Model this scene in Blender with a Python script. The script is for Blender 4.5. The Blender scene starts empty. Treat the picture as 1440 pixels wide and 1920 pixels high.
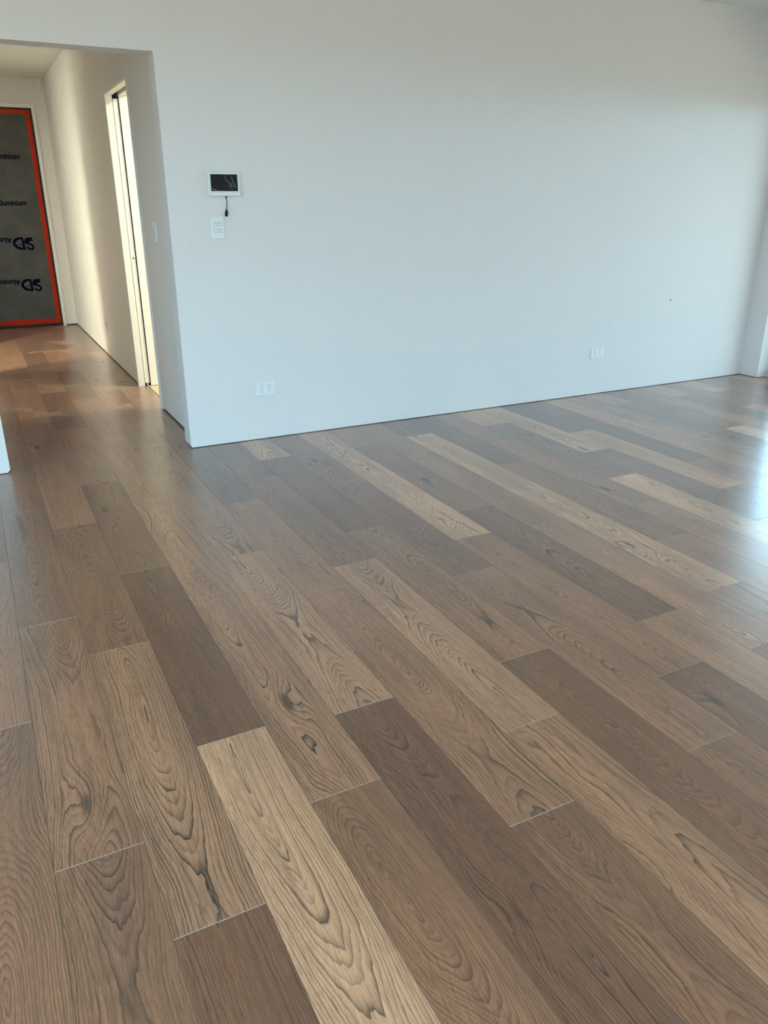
import bpy, bmesh, math, random
from mathutils import Matrix, Vector

# ------------------------------------------------------------------ camera, sky, exposure
scene = bpy.context.scene
COL = scene.collection
PITCH, ROLL, YAW, FPX = 0.37717, -0.002395, 0.47222, 1459.6
CAM = Vector((-1.0163, -4.5393, 1.37))

fw = Vector((math.sin(YAW) * math.cos(PITCH), math.cos(YAW) * math.cos(PITCH), -math.sin(PITCH)))
rt = Vector((math.cos(YAW), -math.sin(YAW), 0))
up = rt.cross(fw)
Rv = math.cos(ROLL) * rt + math.sin(ROLL) * up
Uv = -math.sin(ROLL) * rt + math.cos(ROLL) * up
cd = bpy.data.cameras.new('camera')
cd.sensor_fit = 'VERTICAL'
cd.sensor_height = 36.0
cd.lens = FPX / 1920 * 36.0
cd.clip_start = 0.05
cam = bpy.data.objects.new('camera', cd)
COL.objects.link(cam)
cam.matrix_world = Matrix(((Rv.x, Uv.x, -fw.x, CAM.x), (Rv.y, Uv.y, -fw.y, CAM.y),
                           (Rv.z, Uv.z, -fw.z, CAM.z), (0, 0, 0, 1)))
scene.camera = cam

world = bpy.data.worlds.new('world')
scene.world = world
world.use_nodes = True
bgn = world.node_tree.nodes['Background']
SKY_COL = (0.43, 0.755, 1.0, 1)
SKY_STR = 14.5
bgn.inputs['Color'].default_value = SKY_COL
bgn.inputs['Strength'].default_value = SKY_STR

scene.view_settings.view_transform = 'Standard'
scene.view_settings.look = 'None'
scene.view_settings.gamma = 1.0
scene.view_settings.use_curve_mapping = False
scene.view_settings.exposure = 0.0
scene.cycles.adaptive_threshold = 0.02
scene.cycles.max_bounces = 8

sun = bpy.data.lights.new('sun', 'SUN')
sun.energy = 25.0
sun.angle = math.radians(3)
sun.color = (1.0, 0.90, 0.76)
sun_o = bpy.data.objects.new('sun', sun)
COL.objects.link(sun_o)
sun_o.rotation_euler = Vector((0.0, -0.5, -0.866)).to_track_quat('-Z', 'Y').to_euler()


def portal(name, loc, rot, sx, sy):
    l = bpy.data.lights.new(name, 'AREA')
    l.shape = 'RECTANGLE'
    l.size, l.size_y = sx, sy
    l.cycles.is_portal = True
    o = bpy.data.objects.new(name, l)
    COL.objects.link(o)
    o.location = loc
    o.rotation_euler = rot
    return o


CEIL = 2.65
XR = 4.74                      # right wall, room face
XL, YB = -3.4, -6.6            # far left and rear walls of the room
DOOR_Y0, DOOR_Y1, DOOR_H = -4.3, -0.172, 2.15     # sliding door opening in the right wall
WIN = (-3.25, 1.55, 0.0, 2.05)                       # rear glazing x0,x1,z0,z1
portal('sliding_door_portal', (XR + 0.16, (DOOR_Y0 + DOOR_Y1) / 2, DOOR_H / 2), (0, math.radians(90), 0), DOOR_H, DOOR_Y1 - DOOR_Y0)
LWIN = (-5.4, -1.7, 0.0, 2.10)                     # left glazing y0,y1,z0,z1
portal('left_window_portal', (XL - 0.15, (LWIN[0] + LWIN[1]) / 2, (LWIN[2] + LWIN[3]) / 2), (0, math.radians(-90), 0), LWIN[3] - LWIN[2], LWIN[1] - LWIN[0])
portal('rear_window_portal', ((WIN[0] + WIN[1]) / 2, YB - 0.15, (WIN[2] + WIN[3]) / 2), (math.radians(90), 0, 0), WIN[1] - WIN[0], WIN[3] - WIN[2])


# ------------------------------------------------------------------ materials
class NT:
    def __init__(s, name):
        s.m = bpy.data.materials.new(name)
        s.m.use_nodes = True
        s.t = s.m.node_tree
        s.b = s.t.nodes['Principled BSDF']

    def n(s, typ, **kw):
        nd = s.t.nodes.new(typ)
        for k, v in kw.items():
            setattr(nd, k, v)
        return nd

    def put(s, sock, v):
        if isinstance(v, bpy.types.NodeSocket):
            s.t.links.new(v, sock)
        else:
            sock.default_value = v

    def math(s, op, a, b=0.0, c=0.0, clamp=False):
        nd = s.n('ShaderNodeMath', operation=op, use_clamp=clamp)
        for i, v in enumerate((a, b, c)):
            s.put(nd.inputs[i], v)
        return nd.outputs[0]

    def comb(s, x, y, z):
        nd = s.n('ShaderNodeCombineXYZ')
        for i, v in enumerate((x, y, z)):
            s.put(nd.inputs[i], v)
        return nd.outputs[0]

    def noise(s, vec, scale=1.0, detail=2.0, rough=0.5, dim='3D', w=None, distortion=0.0):
        nd = s.n('ShaderNodeTexNoise', noise_dimensions=dim)
        if vec is not None and dim != '1D':
            s.put(nd.inputs['Vector'], vec)
        if w is not None:
            s.put(nd.inputs['W'], w)
        nd.inputs['Scale'].default_value = scale
        nd.inputs['Detail'].default_value = detail
        nd.inputs['Roughness'].default_value = rough
        nd.inputs['Distortion'].default_value = distortion
        return nd.outputs[0]

    def mix(s, fac, a, b, blend='MIX'):
        nd = s.n('ShaderNodeMix', data_type='RGBA', blend_type=blend)
        s.put(nd.inputs[0], fac)
        s.put(nd.inputs[6], a)
        s.put(nd.inputs[7], b)
        return nd.outputs[2]

    def ramp(s, fac, stops, interp='LINEAR'):
        nd = s.n('ShaderNodeValToRGB')
        nd.color_ramp.interpolation = interp
        e = nd.color_ramp.elements
        while len(e) < len(stops):
            e.new(0.5)
        for el, (p, c) in zip(e, stops):
            el.position = p
            el.color = c if len(c) == 4 else (*c, 1)
        s.put(nd.inputs[0], fac)
        return nd.outputs[0]

    def smooth(s, v, lo, hi):
        nd = s.n('ShaderNodeMapRange', interpolation_type='SMOOTHSTEP')
        s.put(nd.inputs[0], v)
        nd.inputs[1].default_value = lo
        nd.inputs[2].default_value = hi
        return nd.outputs[0]

    def bump(s, h, strength, dist):
        nd = s.n('ShaderNodeBump')
        nd.inputs['Strength'].default_value = strength
        nd.inputs['Distance'].default_value = dist
        s.put(nd.inputs['Height'], h)
        s.t.links.new(nd.outputs[0], s.b.inputs['Normal'])


def simple(name, col, rough=0.5, metal=0.0, spec=0.5, var=0.04, scale=8.0, bump=0.0):
    m = NT(name)
    tc = m.n('ShaderNodeTexCoord').outputs['Object']
    nz = m.noise(tc, scale, 3)
    lo = tuple(c * (1 - var) for c in col) + (1,)
    hi = tuple(min(1, c * (1 + var)) for c in col) + (1,)
    m.put(m.b.inputs['Base Color'], m.mix(nz, lo, hi))
    m.b.inputs['Roughness'].default_value = rough
    m.b.inputs['Metallic'].default_value = metal
    m.b.inputs['Specular IOR Level'].default_value = spec
    if bump:
        m.bump(m.noise(tc, 180, 2), bump, 0.002)
    return m.m


def wood_plank():
    m = NT('oak_plank')
    tc = m.n('ShaderNodeTexCoord').outputs['Object']
    sep = m.n('ShaderNodeSeparateXYZ')
    m.put(sep.inputs[0], tc)
    u, v = sep.outputs[0], sep.outputs[1]

    def attr(nm):
        a = m.n('ShaderNodeAttribute', attribute_type='OBJECT', attribute_name=nm)
        return a.outputs['Fac']
    tone, seed, fig = attr('tone'), attr('seed'), attr('figure')
    so = m.math('MULTIPLY', seed, 37.7)
    vs = m.math('ADD', v, so)
    # knots: a sparse cell pattern, one per stretched cell
    kv = m.comb(m.math('MULTIPLY', u, 7.0), m.math('MULTIPLY', vs, 2.1), so)
    vor = m.n('ShaderNodeTexVoronoi', voronoi_dimensions='3D')
    m.put(vor.inputs['Vector'], kv)
    vor.inputs['Scale'].default_value = 1.0
    kd = vor.outputs['Distance']
    kc = m.n('ShaderNodeSeparateColor')
    m.put(kc.inputs[0], vor.outputs['Color'])
    kpres = m.smooth(kc.outputs[0], 0.60, 0.66)
    kinf = m.math('MULTIPLY', m.math('SUBTRACT', 1.0, m.smooth(kd, 0.0, 0.45)), kpres)
    # growth rings: the board cuts a log whose axis wanders along its length
    d1 = m.noise(None, 1.0, 1.5, 0.5, '1D', m.math('MULTIPLY', vs, 0.55))
    d = m.math('MULTIPLY', m.math('SUBTRACT', d1, 0.5), 0.40)
    u1 = m.noise(None, 1.0, 1.0, 0.5, '1D', m.math('ADD', m.math('MULTIPLY', vs, 0.6), 91.3))
    u0 = m.math('MULTIPLY', m.math('SUBTRACT', u1, 0.5), 0.16)
    wv = m.comb(m.math('MULTIPLY', u, 9.0), m.math('MULTIPLY', vs, 1.9), so)
    wob = m.math('MULTIPLY', m.math('SUBTRACT', m.noise(wv, 1.0, 2.5, 0.55), 0.5), 0.035)
    wv2 = m.comb(m.math('MULTIPLY', u, 45.0), m.math('MULTIPLY', vs, 8.0), so)
    wob2 = m.math('MULTIPLY', m.math('SUBTRACT', m.noise(wv2, 1.0, 2.0, 0.6), 0.5), 0.0085)
    du = m.math('ADD', m.math('SUBTRACT', u, u0), wob)
    r = m.math('SQRT', m.math('ADD', m.math('POWER', m.math('ABSOLUTE', du), 2.0), m.math('MULTIPLY', d, d)))
    r = m.math('ADD', r, m.math('ADD', wob2, m.math('MULTIPLY', kinf, 0.035)))
    rn = m.noise(None, 1.0, 1.0, 0.5, '1D', m.math('ADD', m.math('MULTIPLY', r, 22.0), so))
    rings = m.math('ADD', m.math('MULTIPLY', r, 165.0), m.math('MULTIPLY', rn, 3.0))
    t = m.math('FRACT', rings)
    line = m.math('MULTIPLY', m.math('POWER', t, 3.0), m.math('SUBTRACT', 1.0, m.smooth(t, 0.93, 1.0)))
    # how strongly each band of rings shows
    rb = m.noise(None, 1.0, 1.0, 0.5, '1D', m.math('ADD', m.math('FLOOR', rings), so))
    band = m.smooth(rb, 0.30, 0.68)
    pat = m.noise(m.comb(m.math('MULTIPLY', u, 6.0), m.math('MULTIPLY', vs, 1.6), m.math('ADD', so, 5.0)), 1.0, 2.0)
    ring_amt = m.math('MULTIPLY', m.math('MULTIPLY', line, m.math('MULTIPLY_ADD', band, 0.65, 0.4)),
                      m.math('MULTIPLY', fig, m.math('MULTIPLY_ADD', m.smooth(pat, 0.25, 0.55), 0.8, 0.2)))
    # pores and fibres drawn out along the grain
    fib = m.noise(m.comb(m.math('MULTIPLY', m.math('ADD', u, m.math('MULTIPLY', r, 0.35)), 400.0), m.math('MULTIPLY', vs, 24.0), so), 1.0, 2.0, 0.6)
    fib2 = m.noise(m.comb(m.math('MULTIPLY', m.math('ADD', u, m.math('MULTIPLY', r, 0.5)), 75.0), m.math('MULTIPLY', vs, 2.6), so), 1.0, 3.0, 0.6)
    big = m.noise(m.comb(m.math('MULTIPLY', u, 9.0), m.math('MULTIPLY', vs, 1.4), so), 1.0, 3.0, 0.55)
    base = m.ramp(tone, [(0.0, (0.125, 0.050, 0.026)), (0.35, (0.245, 0.104, 0.053)),
                         (0.65, (0.410, 0.188, 0.097)), (1.0, (0.70, 0.365, 0.200))])
    c = m.mix(m.math('MULTIPLY', m.smooth(big, 0.35, 0.75), 0.35), base, (0.10, 0.064, 0.045, 1))
    f1 = m.math('MULTIPLY_ADD', m.math('SUBTRACT', fib, 0.5), 1.3, 1.0)
    f2 = m.math('MULTIPLY_ADD', m.math('SUBTRACT', fib2, 0.5), 0.8, 1.0)
    f = m.math('MULTIPLY', f1, f2)
    pore = m.smooth(fib, 0.60, 0.70)
    c = m.mix(1.0, c, m.comb(f, f, f), 'MULTIPLY')
    c = m.mix(m.math('MULTIPLY', pore, 0.45), c, (0.050, 0.028, 0.018, 1))
    c = m.mix(m.math('MULTIPLY', ring_amt, 1.35, clamp=True), c, (0.036, 0.024, 0.018, 1))
    # dark heart streaks
    hs = m.noise(m.comb(m.math('MULTIPLY', m.math('ADD', du, wob), 26.0), m.math('MULTIPLY', vs, 1.3), m.math('ADD', so, 9.0)), 1.0, 2.0)
    c = m.mix(m.math('MULTIPLY', m.smooth(hs, 0.68, 0.80), 0.62), c, (0.045, 0.029, 0.022, 1))
    knot = m.math('MULTIPLY', m.math('SUBTRACT', 1.0, m.smooth(kd, 0.05, 0.15)), kpres)
    c = m.mix(m.math('MULTIPLY', knot, 0.85), c, (0.040, 0.024, 0.017, 1))
    # scuffed plaster dust trodden into the hallway boards
    geo = m.n('ShaderNodeNewGeometry').outputs['Position']
    gs = m.n('ShaderNodeSeparateXYZ')
    m.put(gs.inputs[0], geo)
    zone = m.math('MULTIPLY', m.smooth(gs.outputs[1], 0.2, 1.2), m.smooth(gs.outputs[0], 0.25, -0.15))
    dn = m.noise(m.comb(m.math('MULTIPLY', gs.outputs[0], 3.0), m.math('MULTIPLY', gs.outputs[1], 2.4), 3.3), 1.0, 3.0, 0.6)
    dust = m.math('MULTIPLY', m.smooth(dn, 0.55, 0.63), m.math('MULTIPLY', zone, 0.42))
    c = m.mix(dust, c, (0.46, 0.38, 0.29, 1))
    m.put(m.b.inputs['Base Color'], c)
    rg = m.math('MULTIPLY_ADD', fib2, 0.12, 0.30)
    rg = m.math('MULTIPLY_ADD', ring_amt, 0.10, rg)
    m.put(m.b.inputs['Roughness'], m.math('ADD', rg, m.math('MULTIPLY', dust, 0.5)))
    m.b.inputs['Specular IOR Level'].default_value = 0.2
    m.b.inputs['Coat Weight'].default_value = 1.0
    m.b.inputs['Coat Roughness'].default_value = 0.26
    m.b.inputs['Coat IOR'].default_value = 1.5
    m.b.inputs['Sheen Weight'].default_value = 0.10
    m.b.inputs['Sheen Roughness'].default_value = 0.3
    hb = m.noise(m.comb(m.math('MULTIPLY', u, 400.0), m.math('MULTIPLY', v, 24.0), so), 1.0, 1.0)
    m.bump(hb, 0.22, 0.0004)
    return m.m


def paint(name, col):
    m = NT(name)
    tc = m.n('ShaderNodeTexCoord').outputs['Object']
    nz = m.noise(tc, 1.3, 3)
    m.put(m.b.inputs['Base Color'], m.mix(nz, tuple(c * 0.985 for c in col) + (1,), (*col, 1)))
    m.b.inputs['Roughness'].default_value = 0.62
    m.b.inputs['Specular IOR Level'].default_value = 0.35
    m.bump(m.noise(tc, 140, 2), 0.10, 0.0015)
    return m.m


def glass():
    m = NT('window_glass')
    t = m.t
    tr = m.n('ShaderNodeBsdfTransparent')
    tr.inputs[0].default_value = (0.93, 0.96, 0.95, 1)
    gl = m.n('ShaderNodeBsdfGlossy')
    gl.inputs['Roughness'].default_value = 0.02
    lw_ = m.n('ShaderNodeLayerWeight')
    lw_.inputs[0].default_value = 0.5
    fac = m.math('MULTIPLY_ADD', m.math('POWER', lw_.outputs['Facing'], 5.0), 0.9, 0.06)
    mx = m.n('ShaderNodeMixShader')
    t.links.new(fac, mx.inputs[0])
    t.links.new(tr.outputs[0], mx.inputs[1])
    t.links.new(gl.outputs[0], mx.inputs[2])
    t.links.new(mx.outputs[0], t.nodes['Material Output'].inputs[0])
    return m.m


def emit(name, col, st):
    m = NT(name)
    m.b.inputs['Base Color'].default_value = (0.8, 0.8, 0.8, 1)
    m.b.inputs['Emission Color'].default_value = (*col, 1)
    m.b.inputs['Emission Strength'].default_value = st
    return m.m


def film_material():
    m = NT('door_film')
    tc = m.n('ShaderNodeTexCoord').outputs['Object']
    nz = m.noise(tc, 3.0, 4, 0.6)
    m.put(m.b.inputs['Base Color'], m.mix(m.smooth(nz, 0.3, 0.75), (0.048, 0.047, 0.039, 1), (0.078, 0.077, 0.066, 1)))
    m.b.inputs['Roughness'].default_value = 0.42
    m.bump(m.noise(tc, 14, 3), 0.12, 0.004)
    return m.m


WOOD = wood_plank()
PAINT = paint('wall_paint', (0.80, 0.765, 0.752))
CPAINT = paint('ceiling_paint', (0.82, 0.815, 0.80))
TRIMW = simple('trim_gloss_white', (0.90, 0.88, 0.84), 0.40, var=0.02)
JAMB = simple('primed_jamb', (0.82, 0.78, 0.75), 0.5, var=0.03)
PLASTIC = simple('white_plastic', (0.83, 0.84, 0.84), 0.28, var=0.01)
PLASTIC2 = simple('rocker_plastic', (0.86, 0.87, 0.87), 0.22, var=0.01)
GREYPL = simple('grey_slot', (0.10, 0.11, 0.12), 0.5)
BEZEL = simple('panel_bezel', (0.76, 0.80, 0.80), 0.25, var=0.01)
SCREEN = simple('panel_screen', (0.006, 0.008, 0.010), 0.10, var=0.2)
FILMC = simple('film_crease', (0.28, 0.30, 0.31), 0.25)
BLACKPL = simple('black_rubber', (0.005, 0.005, 0.006), 0.6, spec=0.2)
BLACKAL = simple('black_aluminium', (0.008, 0.008, 0.010), 0.55, spec=0.2)
BLACKF = simple('door_frame_black', (0.006, 0.004, 0.004), 0.55)
ORANGE = simple('orange_tape', (0.52, 0.030, 0.006), 0.6, spec=0.2, var=0.10, scale=5)
PRINT = simple('print_navy', (0.004, 0.004, 0.022), 0.85, spec=0.05)
FILM = film_material()
CORE = simple('plank_core', (0.38, 0.31, 0.24), 0.7)
EDGE = simple('plank_edge', (0.10, 0.068, 0.048), 0.5)
SLAB = simple('subfloor', (0.16, 0.105, 0.072), 0.45, var=0.2, scale=3)
DARKGAP = simple('dark_gap_shade', (0.03, 0.027, 0.024), 0.9)  # near-black paints in the shade of wall-base gaps; also joint and hole
BOARD = simple('particle_board', (0.62, 0.52, 0.34), 0.7, var=0.12, scale=30)
CONC = simple('bare_soil', (0.38, 0.30, 0.22), 0.95, var=0.2, scale=2)
FENCE = simple('fence_steel', (0.30, 0.27, 0.23), 0.6, var=0.05)
STEEL = simple('latch_steel', (0.35, 0.33, 0.30), 0.35, metal=0.8)
simple_shadow = simple('switch_groove_shade', (0.45, 0.46, 0.46), 0.5)  # grey paints in the shade around switches and rockers
GLASS = glass()


# ------------------------------------------------------------------ mesh helpers
def mesh_obj(name, verts, faces, mats, parent=None, mi=None, smooth=False):
    me = bpy.data.meshes.new(name)
    me.from_pydata(verts, [], faces)
    for mt in (mats if isinstance(mats, (list, tuple)) else [mats]):
        me.materials.append(mt)
    if mi:
        for p, i in zip(me.polygons, mi):
            p.material_index = i
    bm = bmesh.new()
    bm.from_mesh(me)
    bmesh.ops.recalc_face_normals(bm, faces=bm.faces)
    bm.to_mesh(me)
    bm.free()
    if smooth:
        for p in me.polygons:
            p.use_smooth = True
    return link(name, me, parent)


def link(name, me, parent=None):
    o = bpy.data.objects.new(name, me)
    COL.objects.link(o)
    if parent:
        o.parent = parent
    return o


def empty(name, loc=(0, 0, 0), rot=(0, 0, 0)):
    o = bpy.data.objects.new(name, None)
    COL.objects.link(o)
    o.location = loc
    o.rotation_euler = rot
    return o


def tag(o, label, cat, group=None):
    o['label'] = label
    o['category'] = cat
    if group:
        o['group'] = group
    return o


def struct(o, label=None):
    o['kind'] = 'structure'
    if label:
        o['label'] = label
    return o


BOXF = [(0, 3, 2, 1), (4, 5, 6, 7), (0, 1, 5, 4), (1, 2, 6, 5), (2, 3, 7, 6), (3, 0, 4, 7)]


def boxv(a, b):
    (x0, y0, z0), (x1, y1, z1) = a, b
    return [(x0, y0, z0), (x1, y0, z0), (x1, y1, z0), (x0, y1, z0), (x0, y0, z1), (x1, y0, z1), (x1, y1, z1), (x0, y1, z1)]


def box(name, a, b, mat, parent=None, bevel=0.0):
    o = mesh_obj(name, boxv(a, b), BOXF, mat, parent)
    if bevel:
        bev(o, bevel)
    return o


def bev(o, w, seg=2):
    bm = bmesh.new()
    bm.from_mesh(o.data)
    bmesh.ops.bevel(bm, geom=list(bm.edges), offset=w, segments=seg, profile=0.6, affect='EDGES')
    bm.to_mesh(o.data)
    bm.free()


def prism(name, outline, axis, a, b, mat, parent=None):
    """outline: 2D polygon; extruded from a to b along axis ('x','y' or 'z')."""
    n = len(outline)

    def p3(p, t):
        return {'x': (t, p[0], p[1]), 'y': (p[0], t, p[1]), 'z': (p[0], p[1], t)}[axis]
    vs = [p3(p, a) for p in outline] + [p3(p, b) for p in outline]
    fs = [tuple(range(n))[::-1], tuple(range(n, 2 * n))]
    fs += [(i, (i + 1) % n, n + (i + 1) % n, n + i) for i in range(n)]
    return mesh_obj(name, vs, fs, mat, parent)


def rrect(w, h, r, seg=5, cx=0.0, cy=0.0):
    pts = []
    for sx, sy, a0 in ((1, 1, 0), (-1, 1, 90), (-1, -1, 180), (1, -1, 270)):
        for k in range(seg + 1):
            a = math.radians(a0 + 90 * k / seg)
            pts.append((cx + sx * (w / 2 - r) + r * math.cos(a), cy + sy * (h / 2 - r) + r * math.sin(a)))
    return pts


def plate(name, w, h, t, r, mat, parent=None, cx=0.0, cy=0.0, z0=0.0, edge=0.0015):
    """A rounded plate in the local xy plane with softened front rim, front at z0+t."""
    base = rrect(w, h, r, 5, cx, cy)
    inner = rrect(w - 2 * edge, h - 2 * edge, max(r - edge, 0.0003), 5, cx, cy)
    n = len(base)
    vs = [(x, y, z0) for x, y in base] + [(x, y, z0 + t - edge) for x, y in base] + [(x, y, z0 + t) for x, y in inner]
    fs = [tuple(range(n))[::-1], tuple(range(2 * n, 3 * n))]
    for k in range(2):
        fs += [(k * n + i, k * n + (i + 1) % n, (k + 1) * n + (i + 1) % n, (k + 1) * n + i) for i in range(n)]
    return mesh_obj(name, vs, fs, mat, parent)


def tube(name, pts, radii, mat, parent=None, seg=8):
    P = [Vector(p) for p in pts]
    vs, fs = [], []
    for i, p in enumerate(P):
        d = (P[min(i + 1, len(P) - 1)] - P[max(i - 1, 0)]).normalized()
        a = d.orthogonal().normalized() if i == 0 else (prev - d * prev.dot(d)).normalized()
        prev = a
        b = d.cross(a)
        for k in range(seg):
            t = 2 * math.pi * k / seg
            vs.append(tuple(p + (a * math.cos(t) + b * math.sin(t)) * radii[i]))
    for i in range(len(P) - 1):
        for k in range(seg):
            fs.append((i * seg + k, i * seg + (k + 1) % seg, (i + 1) * seg + (k + 1) % seg, (i + 1) * seg + k))
    fs.append(tuple(range(seg))[::-1])
    fs.append(tuple((len(P) - 1) * seg + k for k in range(seg)))
    return mesh_obj(name, vs, fs, mat, parent, smooth=True)


def disc(name, r, t, mat, parent=None, loc=(0, 0, 0), seg=24):
    o = prism(name, [(r * math.cos(2 * math.pi * k / seg), r * math.sin(2 * math.pi * k / seg)) for k in range(seg)], 'z', 0, t, mat, parent)
    o.location = loc
    return o


# ------------------------------------------------------------------ the shell
XH = 0.066          # hallway right wall face
XHL = -1.06         # hallway left wall face
YE = 5.84           # entry wall face
HEAD = 2.088        # soffit of the wide opening
T = 0.14            # thickness of the front wall
OX0 = -0.996        # left side of the opening

g = 0.004
front = prism('wall_front', [(XL - 0.2, g), (OX0 - 0.014, g), (OX0, 0.020), (OX0, HEAD), (0, HEAD), (0, 0.016), (0.006, g),
                             (XR + 0.3, g), (XR + 0.3, CEIL + 0.05), (XL - 0.2, CEIL + 0.05)], 'y', 0.0, T, PAINT)
struct(front, 'pale painted main wall with a wide opening to the hallway')
box('bottom_plate', (0.012, 0.012, 0.0), (XR + 0.2, T - 0.03, 0.02), DARKGAP, front)
box('bottom_plate', (XL, 0.012, 0.0), (OX0 - 0.02, T - 0.03, 0.02), DARKGAP, front)

# hallway right wall, two skins around the sliding door pocket
DY0, DY1, DH = 1.09, 1.905, 2.098
gh = 0.012
hr = prism('wall_hallway_right', [(T, gh), (DY0, gh), (DY0, DH), (DY1, DH), (DY1, gh), (YE + 0.15, gh), (YE + 0.15, CEIL + 0.05), (T, CEIL + 0.05)],
           'x', XH, 0.100, PAINT)
struct(hr, 'hallway wall with a narrow doorway')
box('bottom_plate', (XH + 0.012, T, 0), (0.098, DY0, 0.03), DARKGAP, hr)
box('bottom_plate', (XH + 0.012, DY1 + 0.02, 0), (0.098, YE, 0.03), DARKGAP, hr)
hs = prism('wall_side_room', [(T, 0), (DY0, 0), (DY0, DH), (DY1, DH), (DY1, 0), (YE + 0.15, 0), (YE + 0.15, CEIL + 0.05), (T, CEIL + 0.05)],
           'x', 0.150, 0.195, PAINT)
struct(hs)
LY0, LY1 = 3.0, 4.5     # opening added on the left of the hallway, out of view, to admit light
hl = struct(prism('wall_hallway_left', [(T, gh), (LY0, gh), (LY0, 2.6), (LY1, 2.6), (LY1, gh), (YE + 0.15, gh), (YE + 0.15, CEIL + 0.05), (T, CEIL + 0.05)],
                  'x', XHL - 0.1, XHL, PAINT))
box('bottom_plate', (XHL - 0.09, T, 0), (XHL - 0.012, LY0, 0.03), DARKGAP, hl)
box('bottom_plate', (XHL - 0.09, LY1, 0), (XHL - 0.012, YE, 0.03), DARKGAP, hl)
struct(box('wall_left_room_far', (-3.6, T, 0), (-3.5, YE + 0.1, CEIL), PAINT))
struct(box('wall_left_room_end', (-3.5, YE, 0), (XHL - 0.1, YE + 0.1, CEIL), PAINT))

# entry wall with door opening
EX0, EX1, EH = -0.905, -0.092, 2.362
we = prism('wall_entry', [(XHL - 0.1, gh), (EX0, gh), (EX0, EH), (EX1, EH), (EX1, gh), (0.2, gh), (0.2, CEIL + 0.05), (XHL - 0.1, CEIL + 0.05)],
           'y', YE, YE + 0.12, PAINT)
struct(we, 'short wall around the entry door')
box('bottom_plate', (EX1, YE + 0.012, 0), (0.1, YE + 0.1, 0.03), DARKGAP, we)
box('bottom_plate', (XHL, YE + 0.012, 0), (EX0, YE + 0.1, 0.03), DARKGAP, we)

# right wall with the sliding door opening, left and rear walls, ceiling
wr = prism('wall_right', [(0.0, g), (DOOR_Y1, g), (DOOR_Y1, DOOR_H), (DOOR_Y0, DOOR_H), (DOOR_Y0, g), (YB - 0.2, g), (YB - 0.2, CEIL + 0.05), (0.0, CEIL + 0.05)],
           'x', XR, XR + 0.155, PAINT)
struct(wr, 'right wall with a wide sliding door opening')
struct(prism('wall_left', [(0, 0), (LWIN[1], 0), (LWIN[1], LWIN[3]), (LWIN[0], LWIN[3]), (LWIN[0], 0), (YB - 0.2, 0), (YB - 0.2, CEIL + 0.05), (0, CEIL + 0.05)],
             'x', XL - 0.15, XL, PAINT))
x0, x1, z0, z1 = WIN
wb = mesh_obj('wall_rear', boxv((XL, YB - 0.15, 0), (x0, YB, CEIL + .05)) + boxv((x1, YB - 0.15, 0), (XR, YB, CEIL + .05))
              + boxv((x0, YB - 0.15, 0), (x1, YB, z0)) + boxv((x0, YB - 0.15, z1), (x1, YB, CEIL + .05)),
              [tuple(i + 8 * k for i in f) for k in range(4) for f in BOXF], PAINT)
struct(wb)
struct(box('ceiling', (-3.8, YB - 0.3, CEIL), (XR + 0.2, YE + 0.3, CEIL + 0.12), CPAINT))

# side room beyond the narrow doorway
struct(box('wall_side_room_far', (2.9, T, 0), (3.0, 4.0, CEIL), PAINT))
struct(box('wall_side_room_end', (0.195, 3.9, 0), (2.9, 4.0, CEIL), PAINT))
struct(box('floor_side_room', (0.132, T, -0.06), (3.0, 4.0, -0.004), BOARD))

# sliding door in the right wall: black aluminium frame with three glazed leaves
sd = struct(empty('door_3', (XR + 0.155, 0, 0)), 'black framed sliding glass door in the right wall')
fx0, fx1 = -0.004, 0.10
box('frame_post', (fx0, DOOR_Y1 - 0.045, 0), (fx1, DOOR_Y1, DOOR_H), BLACKAL, sd)
box('frame_post', (fx0, DOOR_Y0, 0), (fx1, DOOR_Y0 + 0.045, DOOR_H), BLACKAL, sd)
box('frame_head', (fx0, DOOR_Y0, DOOR_H - 0.05), (fx1, DOOR_Y1, DOOR_H), BLACKAL, sd)
box('frame_sill', (fx0, DOOR_Y0, 0), (fx1, DOOR_Y1, 0.03), BLACKAL, sd)
nleaf = 3
lw = (DOOR_Y1 - DOOR_Y0 - 0.09) / nleaf
for i in range(nleaf):
    ya = DOOR_Y0 + 0.045 + i * lw
    yb = ya + lw
    xa = 0.012 + 0.028 * (i % 2)
    lf = empty('door_leaf')
    lf.parent = sd
    for nm, a, b in (('stile', (xa, ya, 0.03), (xa + 0.026, ya + 0.05, DOOR_H - 0.05)), ('stile', (xa, yb - 0.05, 0.03), (xa + 0.026, yb, DOOR_H - 0.05)),
                     ('rail', (xa, ya + 0.05, 0.03), (xa + 0.026, yb - 0.05, 0.10)), ('rail', (xa, ya + 0.05, DOOR_H - 0.11), (xa + 0.026, yb - 0.05, DOOR_H - 0.05)),):
        box(nm, a, b, BLACKAL, lf)
    mesh_obj('pane', [(xa + 0.013, ya + 0.05, 0.10), (xa + 0.013, yb - 0.05, 0.10), (xa + 0.013, yb - 0.05, DOOR_H - 0.11), (xa + 0.013, ya + 0.05, DOOR_H - 0.11)],
             [(0, 1, 2, 3)], GLASS, lf)
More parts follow.
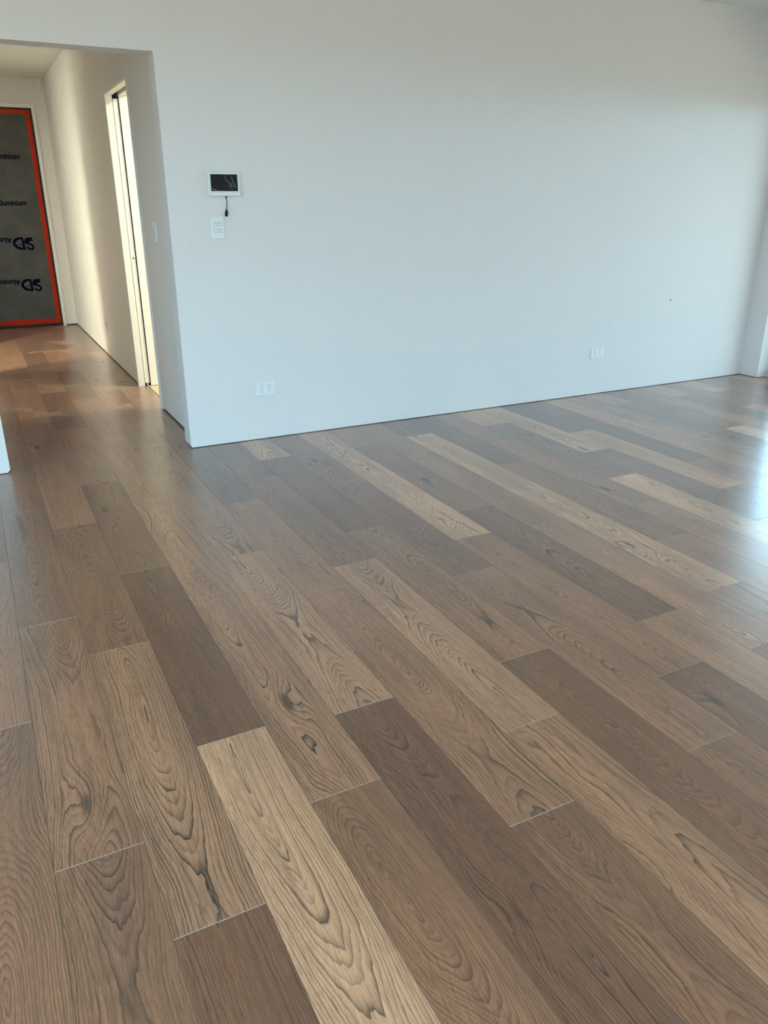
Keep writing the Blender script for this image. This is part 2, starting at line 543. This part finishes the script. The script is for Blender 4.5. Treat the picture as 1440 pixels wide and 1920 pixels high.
# rear window
wn = struct(empty('window_1', (0, YB, 0)), 'black framed window in the rear wall')
for nm, a, b in (('frame_bar', (x0, -0.12, z0), (x0 + .05, -0.04, z1)), ('frame_bar', (x1 - .05, -0.12, z0), (x1, -0.04, z1)),
                 ('frame_bar', (x0 + .05, -0.12, z0), (x1 - .05, -0.04, z0 + .05)), ('frame_bar', (x0 + .05, -0.12, z1 - .05), (x1 - .05, -0.04, z1)),
                 ('mullion', ((x0 + x1) / 2 - .03, -0.12, z0 + .05), ((x0 + x1) / 2 + .03, -0.04, z1 - .05))):
    box(nm, a, b, BLACKAL, wn)
for a, b in ((x0 + .05, (x0 + x1) / 2 - .03), ((x0 + x1) / 2 + .03, x1 - .05)):
    mesh_obj('pane', [(a, -.08, z0 + .05), (b, -.08, z0 + .05), (b, -.08, z1 - .05), (a, -.08, z1 - .05)], [(0, 1, 2, 3)], GLASS, wn)
wl = struct(empty('window_2', (XL, 0, 0)), 'black framed glazing in the left wall')
ya, yb, za, zb = LWIN
for nm, a, b in (('frame_bar', (-0.12, ya, za), (-0.04, ya + .05, zb)), ('frame_bar', (-0.12, yb - .05, za), (-0.04, yb, zb)),
                 ('frame_bar', (-0.12, ya + .05, za), (-0.04, yb - .05, za + .05)), ('frame_bar', (-0.12, ya + .05, zb - .05), (-0.04, yb - .05, zb)),
                 ('mullion', (-0.12, (ya + yb) / 2 - .03, za + .05), (-0.04, (ya + yb) / 2 + .03, zb - .05))):
    box(nm, a, b, BLACKAL, wl)
for a, b in ((ya + .05, (ya + yb) / 2 - .03), ((ya + yb) / 2 + .03, yb - .05)):
    mesh_obj('pane', [(-.08, a, za + .05), (-.08, b, za + .05), (-.08, b, zb - .05), (-.08, a, zb - .05)], [(0, 1, 2, 3)], GLASS, wl)
pg = struct(box('ground', (-40, -40, -0.35), (40, 40, -0.12), CONC))

# unseen fences added outside to block low sky from the upper walls
def added_fence(name, x, y, n, along):
    f = struct(empty(name, (x, y, -0.12)))
    me = None
    for i in range(n):
        if me is None:
            o = box('added_fence_panel', (0, -0.02, 0), (2.34, 0.02, 1.95), FENCE, f)
            me = o.data
        else:
            o = link('added_fence_panel', me, f)
        o.location = (i * 2.37, 0, 0) if along == 'x' else (0, i * 2.37, 0)
        if along == 'y':
            o.rotation_euler = (0, 0, math.radians(90))
    return f


struct(box('trim_added_eave_right', (XR + 0.155, YB - 1.0, 2.36), (XR + 3.4, 1.0, 2.50), CPAINT))  # unseen eave added to cut sky light through the right door
added_fence('added_boundary_wall_rear', -12, YB - 4.2, 12, 'x')
added_fence('added_boundary_wall_left', XL - 4.5, YB - 4.2, 9, 'y')
added_fence('added_boundary_wall_right', XR + 5.5, YB - 4.2, 9, 'y')

# ------------------------------------------------------------------ the plank floor
random.seed(7)
floor = struct(box('floor', (XL - 0.2, YB - 0.2, -0.10), (XR + 0.16, YE + 0.3, -0.013), SLAB), 'brown oak plank floor running from the room into the hallway')
PW, PL, E0 = 0.1945, 1.19, -0.100
JOINT = {-9: -1.3, -8: -0.9, -7: -0.55, -6: -1.25, -5: -1.857, -4: -2.147, -3: -2.767, -2: -1.915, -1: -2.807, 0: -2.205, 1: -1.908, 2: -1.607, 3: -2.200, 4: -1.900,
         5: -2.805, 6: -1.920, 7: -1.566, 8: -2.305, 9: -1.93, 10: -1.577, 11: -2.345, 12: -1.970, 13: -1.563, 14: -2.34, 15: -1.97, 16: -1.55, 17: -2.355,
         18: -1.995, 19: -1.55, 20: -1.99, 21: -1.57, 22: -2.34, 23: -1.97, 24: -1.55, 25: -2.34}
# tone of boards, from the far end of each one: (row, joint at far end rounded) -> 0 dark .. 1 light
TONE = {-4: {-3.34: .22, -2.15: .66, -0.96: .40, 0.23: .62}, -3: {-2.77: .84, -1.58: .18, -0.39: .30, 0.80: .62},
        -2: {-3.10: .42, -1.92: .62, -0.73: .68, 0.47: .60}, -1: {-2.81: .22, -1.62: .74, -0.43: .64, 0.76: .55},
        0: {-3.40: .38, -2.21: .56, -1.02: .56, 0.17: .40}, 1: {-3.10: .62, -1.91: .76, -0.72: .42, 0.47: .36},
        2: {-2.80: .34, -1.61: .55, -0.42: .30, 0.77: .85}, 3: {-3.39: .42, -2.20: .58, -1.01: .42, 0.18: .50},
        4: {-3.09: .26, -1.90: .48, -0.71: .92, 0.48: .78}, 5: {-2.80: .62, -1.61: .28, -0.42: .40, 0.77: .52},
        6: {-3.11: .30, -1.92: .62, -0.73: .52, 0.46: .50}, 7: {-2.76: .58, -1.57: .85, -0.38: .85, 0.81: .30},
        8: {-2.31: .55, -1.12: .40, 0.07: .28}, 9: {-1.93: .58, -0.74: .52, 0.45: .48}, 10: {-2.77: .70, -1.58: .92, -0.39: .34, 0.80: .74},
        11: {-2.35: .55, -1.16: .36, 0.03: .80}, 12: {-1.97: .36, -0.78: .74, 0.41: .18}, 13: {-1.56: .48, -0.37: .14, 0.82: .28},
        14: {-2.34: .70, -1.15: .62, 0.04: .70}, 15: {-1.97: .60, -0.78: .52, 0.41: .55}, 16: {-1.55: .62, -0.36: .30, 0.83: .62},
        17: {-1.17: .85, 0.02: .30}, 18: {-0.81: .62, 0.38: .45}, 19: {-0.36: .34, 0.83: .72}, 20: {-0.80: .66, 0.39: .40}, 21: {-0.38: .36, 0.81: .75},
        -5: {-3.05: .40, -1.86: .50, -0.67: .42}}
FIG = {(-4, -2.15): 1.0, (-2, -1.92): 1.0, (0, -2.21): 1.0, (-1, -1.62): .85, (2, -1.61): .85, (-3, -2.77): .8, (1, -1.91): .8}
_mc = {}


def plank_mesh(w, l):
    key = (round(w, 4), round(l, 4))
    if key in _mc:
        return _mc[key]
    c, h = 0.0005, 0.012
    w2, l2 = w / 2 - 0.00015, l / 2 - 0.0003
    lo = [(-w2, -l2, -h), (w2, -l2, -h), (w2, l2, -h), (-w2, l2, -h)]
    mid = [(x, y, -c) for x, y, _ in lo]
    ce = 0.0008
    top = [(x - math.copysign(c, x), y - math.copysign(ce, y), 0) for x, y, _ in lo]
    vs = lo + mid + top
    fs = [(0, 3, 2, 1), (8, 9, 10, 11)]
    mi = [1, 0]
    for i in range(4):
        j = (i + 1) % 4
        fs += [(i, j, 4 + j, 4 + i), (4 + i, 4 + j, 8 + j, 8 + i)]
        e = 1 if i in (0, 2) else 2
        mi += [1, e]
    me = bpy.data.meshes.new('plank')
    me.from_pydata(vs, [], fs)
    for mt in (WOOD, CORE, EDGE):
        me.materials.append(mt)
    for p, i in zip(me.polygons, mi):
        p.material_index = i
    _mc[key] = me
    return me


def add_plank(xa, xb, ya, yb, tone, fig, seed):
    o = link('plank', plank_mesh(xb - xa, yb - ya), floor)
    o.location = ((xa + xb) / 2, (ya + yb) / 2, 0)
    o['tone'], o['figure'], o['seed'] = tone, fig, seed
    return o


for k in range(-9, 26):
    xa, xb = E0 + k * PW, E0 + (k + 1) * PW
    if xa > XR + 0.1:
        break
    j = JOINT[k]
    while j > -5.2:
        j -= PL
    hall = xb < 0.10 and xa > OX0 - 0.19
    ylim = YE + 0.02 if hall else 0.06
    xlo, xhi = xa, min(xb, XR + 0.15)
    n = 0
    while j < ylim:
        ya, yb = j, min(j + PL, ylim)
        far = j + PL
        j = far
        # leave out boards far outside the view on the near right and near left
        if yb < -5.0 or (yb - CAM.y) < 0.42 * (xa - CAM.x) - 1.6 or ya < -4.75 and k > 9:
            pass
        tone = None
        for fy, tv in TONE.get(k, {}).items():
            if abs(fy - far) < 0.05:
                tone = tv
        if tone is None:
            tone = random.choice((.36, .42, .48)) if k <= -5 else random.choice((.3, .42, .5, .6, .66))
        if k >= 4:
            tone = min(1.0, tone + 0.08)  # paints the pale wall reflection into the boards further right
        fg = None
        for (kk, fy), fv in FIG.items():
            if kk == k and abs(fy - far) < 0.05:
                fg = fv
        if fg is None:
            fg = 0.55 + 0.45 * random.random()
        if yb - ya > 0.02:
            add_plank(xlo, xhi, ya, yb, tone, fg, random.random() * 9)
add_plank(E0 + PW, 0.122, DY0 + 0.002, DY1 - 0.002, 0.6, 0.4, 3.3)
# dark expansion joint at the doorway
box('expansion_joint', (0.122, DY0, -0.012), (0.132, DY1, -0.0045), DARKGAP, floor)

# ------------------------------------------------------------------ entry door with protective film
ed = struct(empty('door_1', (0, YE, 0)), 'entry door wrapped in grey film edged with orange tape')
box('leaf', (EX0 + 0.014, 0.030, 0.012), (EX1 - 0.014, 0.075, EH - 0.012), FILM, ed)
box('door_jamb', (EX1 - 0.014, 0.012, 0), (EX1 - 0.0005, 0.11, EH - 0.001), BLACKF, ed)
box('door_jamb', (EX0 + 0.0005, 0.012, 0), (EX0 + 0.014, 0.11, EH - 0.001), BLACKF, ed)
box('door_jamb', (EX0 + 0.014, 0.012, EH - 0.015), (EX1 - 0.014, 0.11, EH - 0.001), BLACKF, ed)
box('threshold', (EX0 + 0.014, 0.006, 0.0), (EX1 - 0.014, 0.11, 0.026), BLACKF, ed)
yy0, yy1 = 0.0285, 0.0300


def tape(pts):
    return prism('tape_strip', pts, 'y', yy0, yy1, ORANGE, ed)


tx1 = EX1 - 0.020
random.seed(3)


def wavy(n, a, b, off, amp):
    return [(a + (b - a) * i / n, off + random.uniform(-amp, amp)) for i in range(n + 1)]


o_ = wavy(9, 0.030, EH - 0.022, tx1, 0.003)
i_ = wavy(9, 0.030, EH - 0.022, EX1 - 0.066, 0.003)
tape([(x, z) for z, x in o_] + [(x, z) for z, x in reversed(i_)])
o_ = wavy(9, 0.030, EH - 0.022, EX0 + 0.020, 0.003)
i_ = wavy(9, 0.030, EH - 0.022, EX0 + 0.066, 0.003)
tape([(x, z) for z, x in o_] + [(x, z) for z, x in reversed(i_)])
yy0 -= 0.0012
o_ = wavy(6, EX0 + 0.022, tx1, EH - 0.020, 0.002)
i_ = wavy(6, EX0 + 0.022, tx1, EH - 0.064, 0.003)
tape(o_ + list(reversed(i_)))
o_ = wavy(6, EX0 + 0.022, tx1, 0.086, 0.003)
i_ = wavy(6, EX0 + 0.022, tx1, 0.030, 0.002)
tape(o_ + list(reversed(i_)))


def stroke(pts, widths):
    L, R = [], []
    for i, p in enumerate(pts):
        a, b = Vector(pts[max(i - 1, 0)]), Vector(pts[min(i + 1, len(pts) - 1)])
        d = (b - a).normalized()
        nrm = Vector((-d.y, d.x)) * widths[i] / 2
        L.append(tuple(Vector(p) + nrm))
        R.append(tuple(Vector(p) - nrm))
    return L + R[::-1], [(i, i + 1, 2 * len(pts) - 2 - i, 2 * len(pts) - 1 - i) for i in range(len(pts) - 1)]


def smooth_pts(pts, n=6):
    out = []
    for i in range(len(pts) - 1):
        p0, p1, p2, p3 = (Vector(pts[max(0, min(len(pts) - 1, j))]) for j in (i - 1, i, i + 1, i + 2))
        for k in range(n):
            t = k / n
            out.append(tuple(0.5 * ((2 * p1) + (p2 - p0) * t + (2 * p0 - 5 * p1 + 4 * p2 - p3) * t * t + (3 * p1 - p0 - 3 * p2 + p3) * t ** 3)))
    out.append(tuple(pts[-1]))
    return out


def emblem_mesh():
    """Two-letter emblem, drawn as it stands upside down on the film; unit box width 625, height 395."""
    V, F = [], []

    def add(vs, fs):
        b = len(V)
        V.extend(vs)
        F.extend(tuple(i + b for i in f) for f in fs)

    def q(p):
        return (p[0] - 1005, 620 - p[1])
    # bowl of the D
    bowl = smooth_pts([q(p) for p in [(700, 258), (600, 256), (500, 285), (432, 350), (420, 410), (445, 480), (520, 545), (620, 570), (735, 574)]], 5)
    wd = [60 + 26 * math.sin(math.pi * i / (len(bowl) - 1)) for i in range(len(bowl))]
    add(*stroke(bowl, wd))
    add([q(p) for p in [(638, 226), (702, 226), (742, 604), (660, 604)]], [(0, 1, 2, 3)])
    add([q(p) for p in [(462, 470), (640, 425), (650, 452), (470, 476)]], [(0, 1, 2, 3)])
    add([q(p) for p in [(720, 412), (728, 320), (770, 256), (830, 236), (985, 232), (958, 272), (992, 350), (930, 338), (870, 372), (800, 414)]],
        [tuple(range(10))])
    s = smooth_pts([q(p) for p in [(745, 400), (840, 420), (930, 462), (968, 525), (940, 585), (870, 592), (815, 560), (790, 515)]], 5)
    add(*stroke(s, [62] * len(s)))
    me = bpy.data.meshes.new('emblem')
    me.from_pydata([(x, y, 0.0006 * 2700 + 0 * 1.0) for x, y in V], [], F)
    me.materials.append(PRINT)
    return me


EMB = emblem_mesh()
tcu = bpy.data.curves.new('lettering', 'FONT')
tcu.body = 'Aluminium'
tcu.size = 1.0
tcu.offset = 0.034
tcu.space_character = 0.98
tmp = bpy.data.objects.new('lettering', tcu)
COL.objects.link(tmp)
bpy.context.view_layer.update()
LET = bpy.data.meshes.new_from_object(tmp.evaluated_get(bpy.context.evaluated_depsgraph_get()))
bpy.data.objects.remove(tmp)
LET.materials.clear()
LET.materials.append(PRINT)
lx = [v.co.x for v in LET.vertices]
LX0, LX1 = min(lx), max(lx)
for p in LET.polygons:
    p.material_index = 0
EW = 0.225 / 625
LS = 0.350 / (LX1 - LX0)
yp = 0.0284


def print_row(xr, zb, flipped):
    """one printed row; flipped rows start with the emblem at right, upside down."""
    e = link('print_emblem', EMB, ed)
    l = link('print_lettering', LET, ed)
    e.scale = (EW, EW, 0.0001)
    l.scale = (LS * 0.92, LS * 1.0, 1)
    if flipped:
        e.location = (xr, yp, zb)
        e.rotation_euler = (math.radians(90), 0, 0)
        l.location = (xr - 0.232, yp, zb + 0.138)
        l.rotation_euler = (math.radians(90), math.radians(180), 0)
    else:
        l.location = (xr - LX1 * LS * 0.92, yp, zb)
        l.rotation_euler = (math.radians(90), 0, 0)
        xl = xr - (LX1 - LX0) * LS * 0.92 - 0.012
        e.location = (xl - 625 * EW, yp, zb + 395 * EW)
        e.rotation_euler = (math.radians(90), math.radians(180), 0)


print_row(-0.284, 1.845, False)
print_row(-0.289, 1.361, False)
print_row(-0.278, 0.875, True)
print_row(-0.263, 0.411, True)

# white architrave around the entry door
ar = struct(empty('trim_1', (0, YE, 0)), 'thin white timber architrave around the entry door')
box('architrave', (EX1, -0.016, 0), (EX1 + 0.036, 0, EH + 0.036), TRIMW, ar, 0.002)
box('architrave', (EX0 - 0.036, -0.016, 0), (EX0, 0, EH + 0.036), TRIMW, ar, 0.002)
box('architrave', (EX0, -0.016, EH), (EX1, 0, EH + 0.036), TRIMW, ar, 0.002)

# ------------------------------------------------------------------ pocket door in the hallway
pd = struct(empty('door_2', (0, 0, 0)), 'cream pocket door slid into its cavity off the hallway')
box('leaf', (0.1095, DY1 + 0.006, 0.022), (0.1435, DY1 + 0.80, 2.072), JAMB, pd)
lt = prism('latch', [(0.008 * math.cos(a * math.pi / 8), 0.008 * math.sin(a * math.pi / 8)) for a in range(16)], 'y', 0, 0.002, STEEL, pd)
lt.location = (0.1265, DY1 + 0.0042, 0.985)
lh = prism('keyhole', [(0.004 * math.cos(a * math.pi / 6), 0.004 * math.sin(a * math.pi / 6)) for a in range(12)], 'y', 0, 0.001, BLACKPL, pd)
lh.location = (0.1265, DY1 + 0.0034, 0.985)
box('floor_guide', (0.123, DY1 - 0.002, -0.003), (0.129, DY1 + 0.03, 0.030), PLASTIC, pd)
box('jamb_board', (0.054, DY1 - 0.006, 0), (0.1030, DY1 + 0.05, 2.092), JAMB, pd, 0.0015)
box('jamb_board', (0.150, DY1 - 0.006, 0), (0.208, DY1 + 0.05, 2.092), JAMB, pd, 0.0015)
box('head_board', (0.054, DY0 - 0.018, 2.092), (0.1045, DY1 + 0.03, 2.115), JAMB, pd, 0.0015)
box('head_board', (0.148, DY0 - 0.018, 2.092), (0.208, DY1 + 0.03, 2.135), JAMB, pd, 0.0015)
box('door_track', (0.1045, DY0, 2.128), (0.148, DY1 + 0.8, 2.140), BLACKPL, pd)
box('near_jamb', (0.054, DY0 - 0.018, 0.006), (0.208, DY0, 2.092), JAMB, pd, 0.0015)

# ------------------------------------------------------------------ plates on the walls
R90 = math.radians(90)
FRONT = (R90, 0, 0)            # on the front wall, facing the room
HALL = (R90, 0, -R90)          # on the hallway right wall, facing the hallway


def socket(loc, rot, w, h, label, group=None, full=True):
    t = tag(empty('double_power_socket', loc, rot), label, 'power socket', group)
    plate('cover_plate', w, h, 0.010, 0.005, PLASTIC, t)
    for sx in (-1, 1):
        cx = sx * w * 0.195
        if not full:
            plate('switch', w * .14, h * .22, 0.003, 0.002, PLASTIC2, t, cx, h * .24, 0.010, 0.0008)
            continue
        plate('switch', w * .155, h * .26, 0.0035, 0.002, PLASTIC2, t, cx, h * .245, 0.0100, 0.001)
        plate('switch_shade', w * .19, h * .31, 0.0004, 0.003, simple_shadow, t, cx, h * .245, 0.0098, 0.0002)
        for dx, dy, a in ((-0.062, -.06, 30), (0.062, -.06, -30), (0, -.26, 0)):
            s_ = box('pin_slot', (-0.0011, -0.0040, 0.0099), (0.0011, 0.0040, 0.0103), GREYPL, t)
            s_.location = (cx + dx * w, dy * h, 0)
            s_.rotation_euler = (0, 0, math.radians(a))
    return t


socket((0.4845, 0, 0.314), FRONT, 0.117, 0.075, 'white double power socket low on the main wall near the hallway opening', 'power sockets')
socket((3.114, 0, 0.316), FRONT, 0.122, 0.077, 'white double power socket low on the main wall towards the right corner', 'power sockets')
socket((XH, 3.335, 0.310), HALL, 0.117, 0.073, 'small socket plate seen edge-on low on the hallway wall', 'power sockets', False)


def switch(name, loc, rot, w, h, spots, size, label):
    t = tag(empty(name, loc, rot), label, 'light switch', 'light switches')
    plate('cover_plate', w, h, 0.009, 0.004, PLASTIC, t)
    for (a, b) in spots:
        cx, cy = (a - .5) * w, (.5 - b) * h
        plate('rocker_shade', size + 0.004, size + 0.004, 0.0006, 0.002, simple_shadow, t, cx, cy, 0.0087, 0.0002)
        ro = plate('rocker', size, size, 0.0032, 0.002, PLASTIC2, t, cx, cy, 0.009, 0.001)
    return t


switch('wall_switch', (0.261, 0, 1.248), FRONT, 0.075, 0.116, [(.36, .36), (.67, .355), (.37, .645), (.68, .64)], 0.0165,
       'white four-gang light switch plate below the wall control screen')
switch('wall_switch', (XH, 0.705, 1.211), HALL, 0.075, 0.118, [(.5, .30), (.5, .5), (.5, .70)], 0.014,
       'white light switch plate on the hallway wall beside the narrow doorway')

# wall control screen
TW, TH = 0.182, 0.122
tb = tag(empty('control_screen', (0.3125, 0, 1.4715), FRONT), 'white framed black control screen on the main wall with a dangling cable', 'control screen')
plate('housing', TW - 0.008, TH - 0.008, 0.012, 0.006, BEZEL, tb)
plate('bezel', TW, TH, 0.010, 0.007, BEZEL, tb, 0, 0, 0.012, 0.003)
plate('screen', TW * 0.83, TH * 0.70, 0.0012, 0.001, SCREEN, tb, 0.001, TH * 0.055, 0.0215, 0.0005)
plate('bottom_ledge', TW * 0.96, 0.013, 0.005, 0.003, PLASTIC2, tb, 0.002, -TH / 2 + 0.0085, 0.0215, 0.002)


def scr(px, py):   # position on the panel from its outline
    return ((px - 692) / 755 * TW, (545 - py) / 540 * TH, 0.0229)


for pts, r in (([(700, 360), (740, 440), (800, 500), (850, 530), (880, 590)], .0011), ([(870, 370), (885, 440), (910, 520), (955, 590), (985, 660)], .0012),
               ([(780, 560), (820, 600), (860, 640), (885, 670)], .0012), ([(815, 520), (850, 570), (900, 590), (945, 610)], .0010), ([(415, 640), (450, 670), (530, 688)], .0016)):
    P = smooth_pts([scr(*p)[:2] for p in pts], 4)
    tube('film_crease', [(x, y, 0.0227) for x, y in P], [r * (0.4 + 0.6 * math.sin(math.pi * (i + .5) / len(P))) for i in range(len(P))], FILMC, tb, 6)
cb_pts = [scr(p[0], p[1])[:2] for p in [(730, 800), (730, 880), (742, 950), (738, 1040), (725, 1130)]]
cb = smooth_pts(cb_pts, 5)
cable = tube('cable', [(x, y, 0.008 + 0.004 * math.sin(i * .25)) for i, (x, y) in enumerate(cb)], [0.0050 - 0.0030 * min(1, i / 6) for i in range(len(cb))], BLACKPL, tb, 8)
pl = smooth_pts([scr(p[0], p[1])[:2] for p in [(725, 1125), (718, 1170), (710, 1230), (708, 1280)]], 3)
tube('plug', [(x, y, 0.010) for x, y in pl], [0.0026, 0.0048, 0.0068, 0.0080, 0.0084, 0.0085, 0.0085, 0.0084, 0.0080, 0.0068], BLACKPL, cable, 10)

# dark disc standing in for a small screw hole in the wall
sc = tag(disc('wall_screw_hole', 0.0055, 0.002, DARKGAP, None, (3.81, 0, 0.666), 10), 'tiny dark screw hole in the main wall above the right socket', 'screw hole')
sc.rotation_euler = FRONT

# motion sensor in the hallway corner
ms = tag(empty('motion_sensor', (XH - 0.004, YE - 0.004, 2.53), (0, 0, math.radians(-45))), 'white motion sensor high in the hallway corner above the entry door', 'motion sensor')
prism('sensor_body', [(-0.004, 0), (0.004, 0), (0.034, -0.03), (0.030, -0.058), (-0.030, -0.058), (-0.034, -0.03)], 'z', 0, 0.12, PLASTIC, ms)
prism('sensor_lens', [(0.022, -0.058), (0.016, -0.066), (-0.016, -0.066), (-0.022, -0.058)], 'z', 0.02, 0.066, PLASTIC2, ms)


# ------------------------------------------------------------------ unseen warm ceiling lights added to brighten the hallway
def added_light(x, y, watts, label, k=1.0):
    t = tag(empty('added_ceiling_light', (x, y, CEIL), (math.pi, 0, 0)), label, 'ceiling light', 'added round ceiling lights')
    n = 28
    vs, fs = [], []
    for r, z in ((0.055, 0.0), (0.058, 0.004), (0.048, 0.006), (0.040, 0.001)):
        r *= k
        vs += [(r * math.cos(2 * math.pi * k / n), r * math.sin(2 * math.pi * k / n), z) for k in range(n)]
    for q in range(3):
        fs += [(q * n + k, q * n + (k + 1) % n, (q + 1) * n + (k + 1) % n, (q + 1) * n + k) for k in range(n)]
    mesh_obj('trim_ring', vs, fs, PLASTIC, t)
    disc('diffuser', 0.040 * k, 0.002, LAMP, t)
    ld = bpy.data.lights.new('lamp', 'AREA')
    ld.shape = 'DISK'
    ld.size = 0.08 * k
    ld.energy = watts
    ld.color = (0.95, 1.0, 0.77)
    lo = bpy.data.objects.new('lamp', ld)
    COL.objects.link(lo)
    lo.parent = t
    lo.location = (0, 0, 0.008)
    lo.rotation_euler = (math.pi, 0, 0)
    return t


LAMP = emit('added_lamp_diffuser', (0.95, 1.0, 0.77), 10)
added_light(-2.9, 2.2, 270, 'added unseen large round warm ceiling light in the room left of the hallway', 7.0)
added_light(1.5, 0.85, 90, 'added unseen large round warm ceiling light in the side room', 7.0)
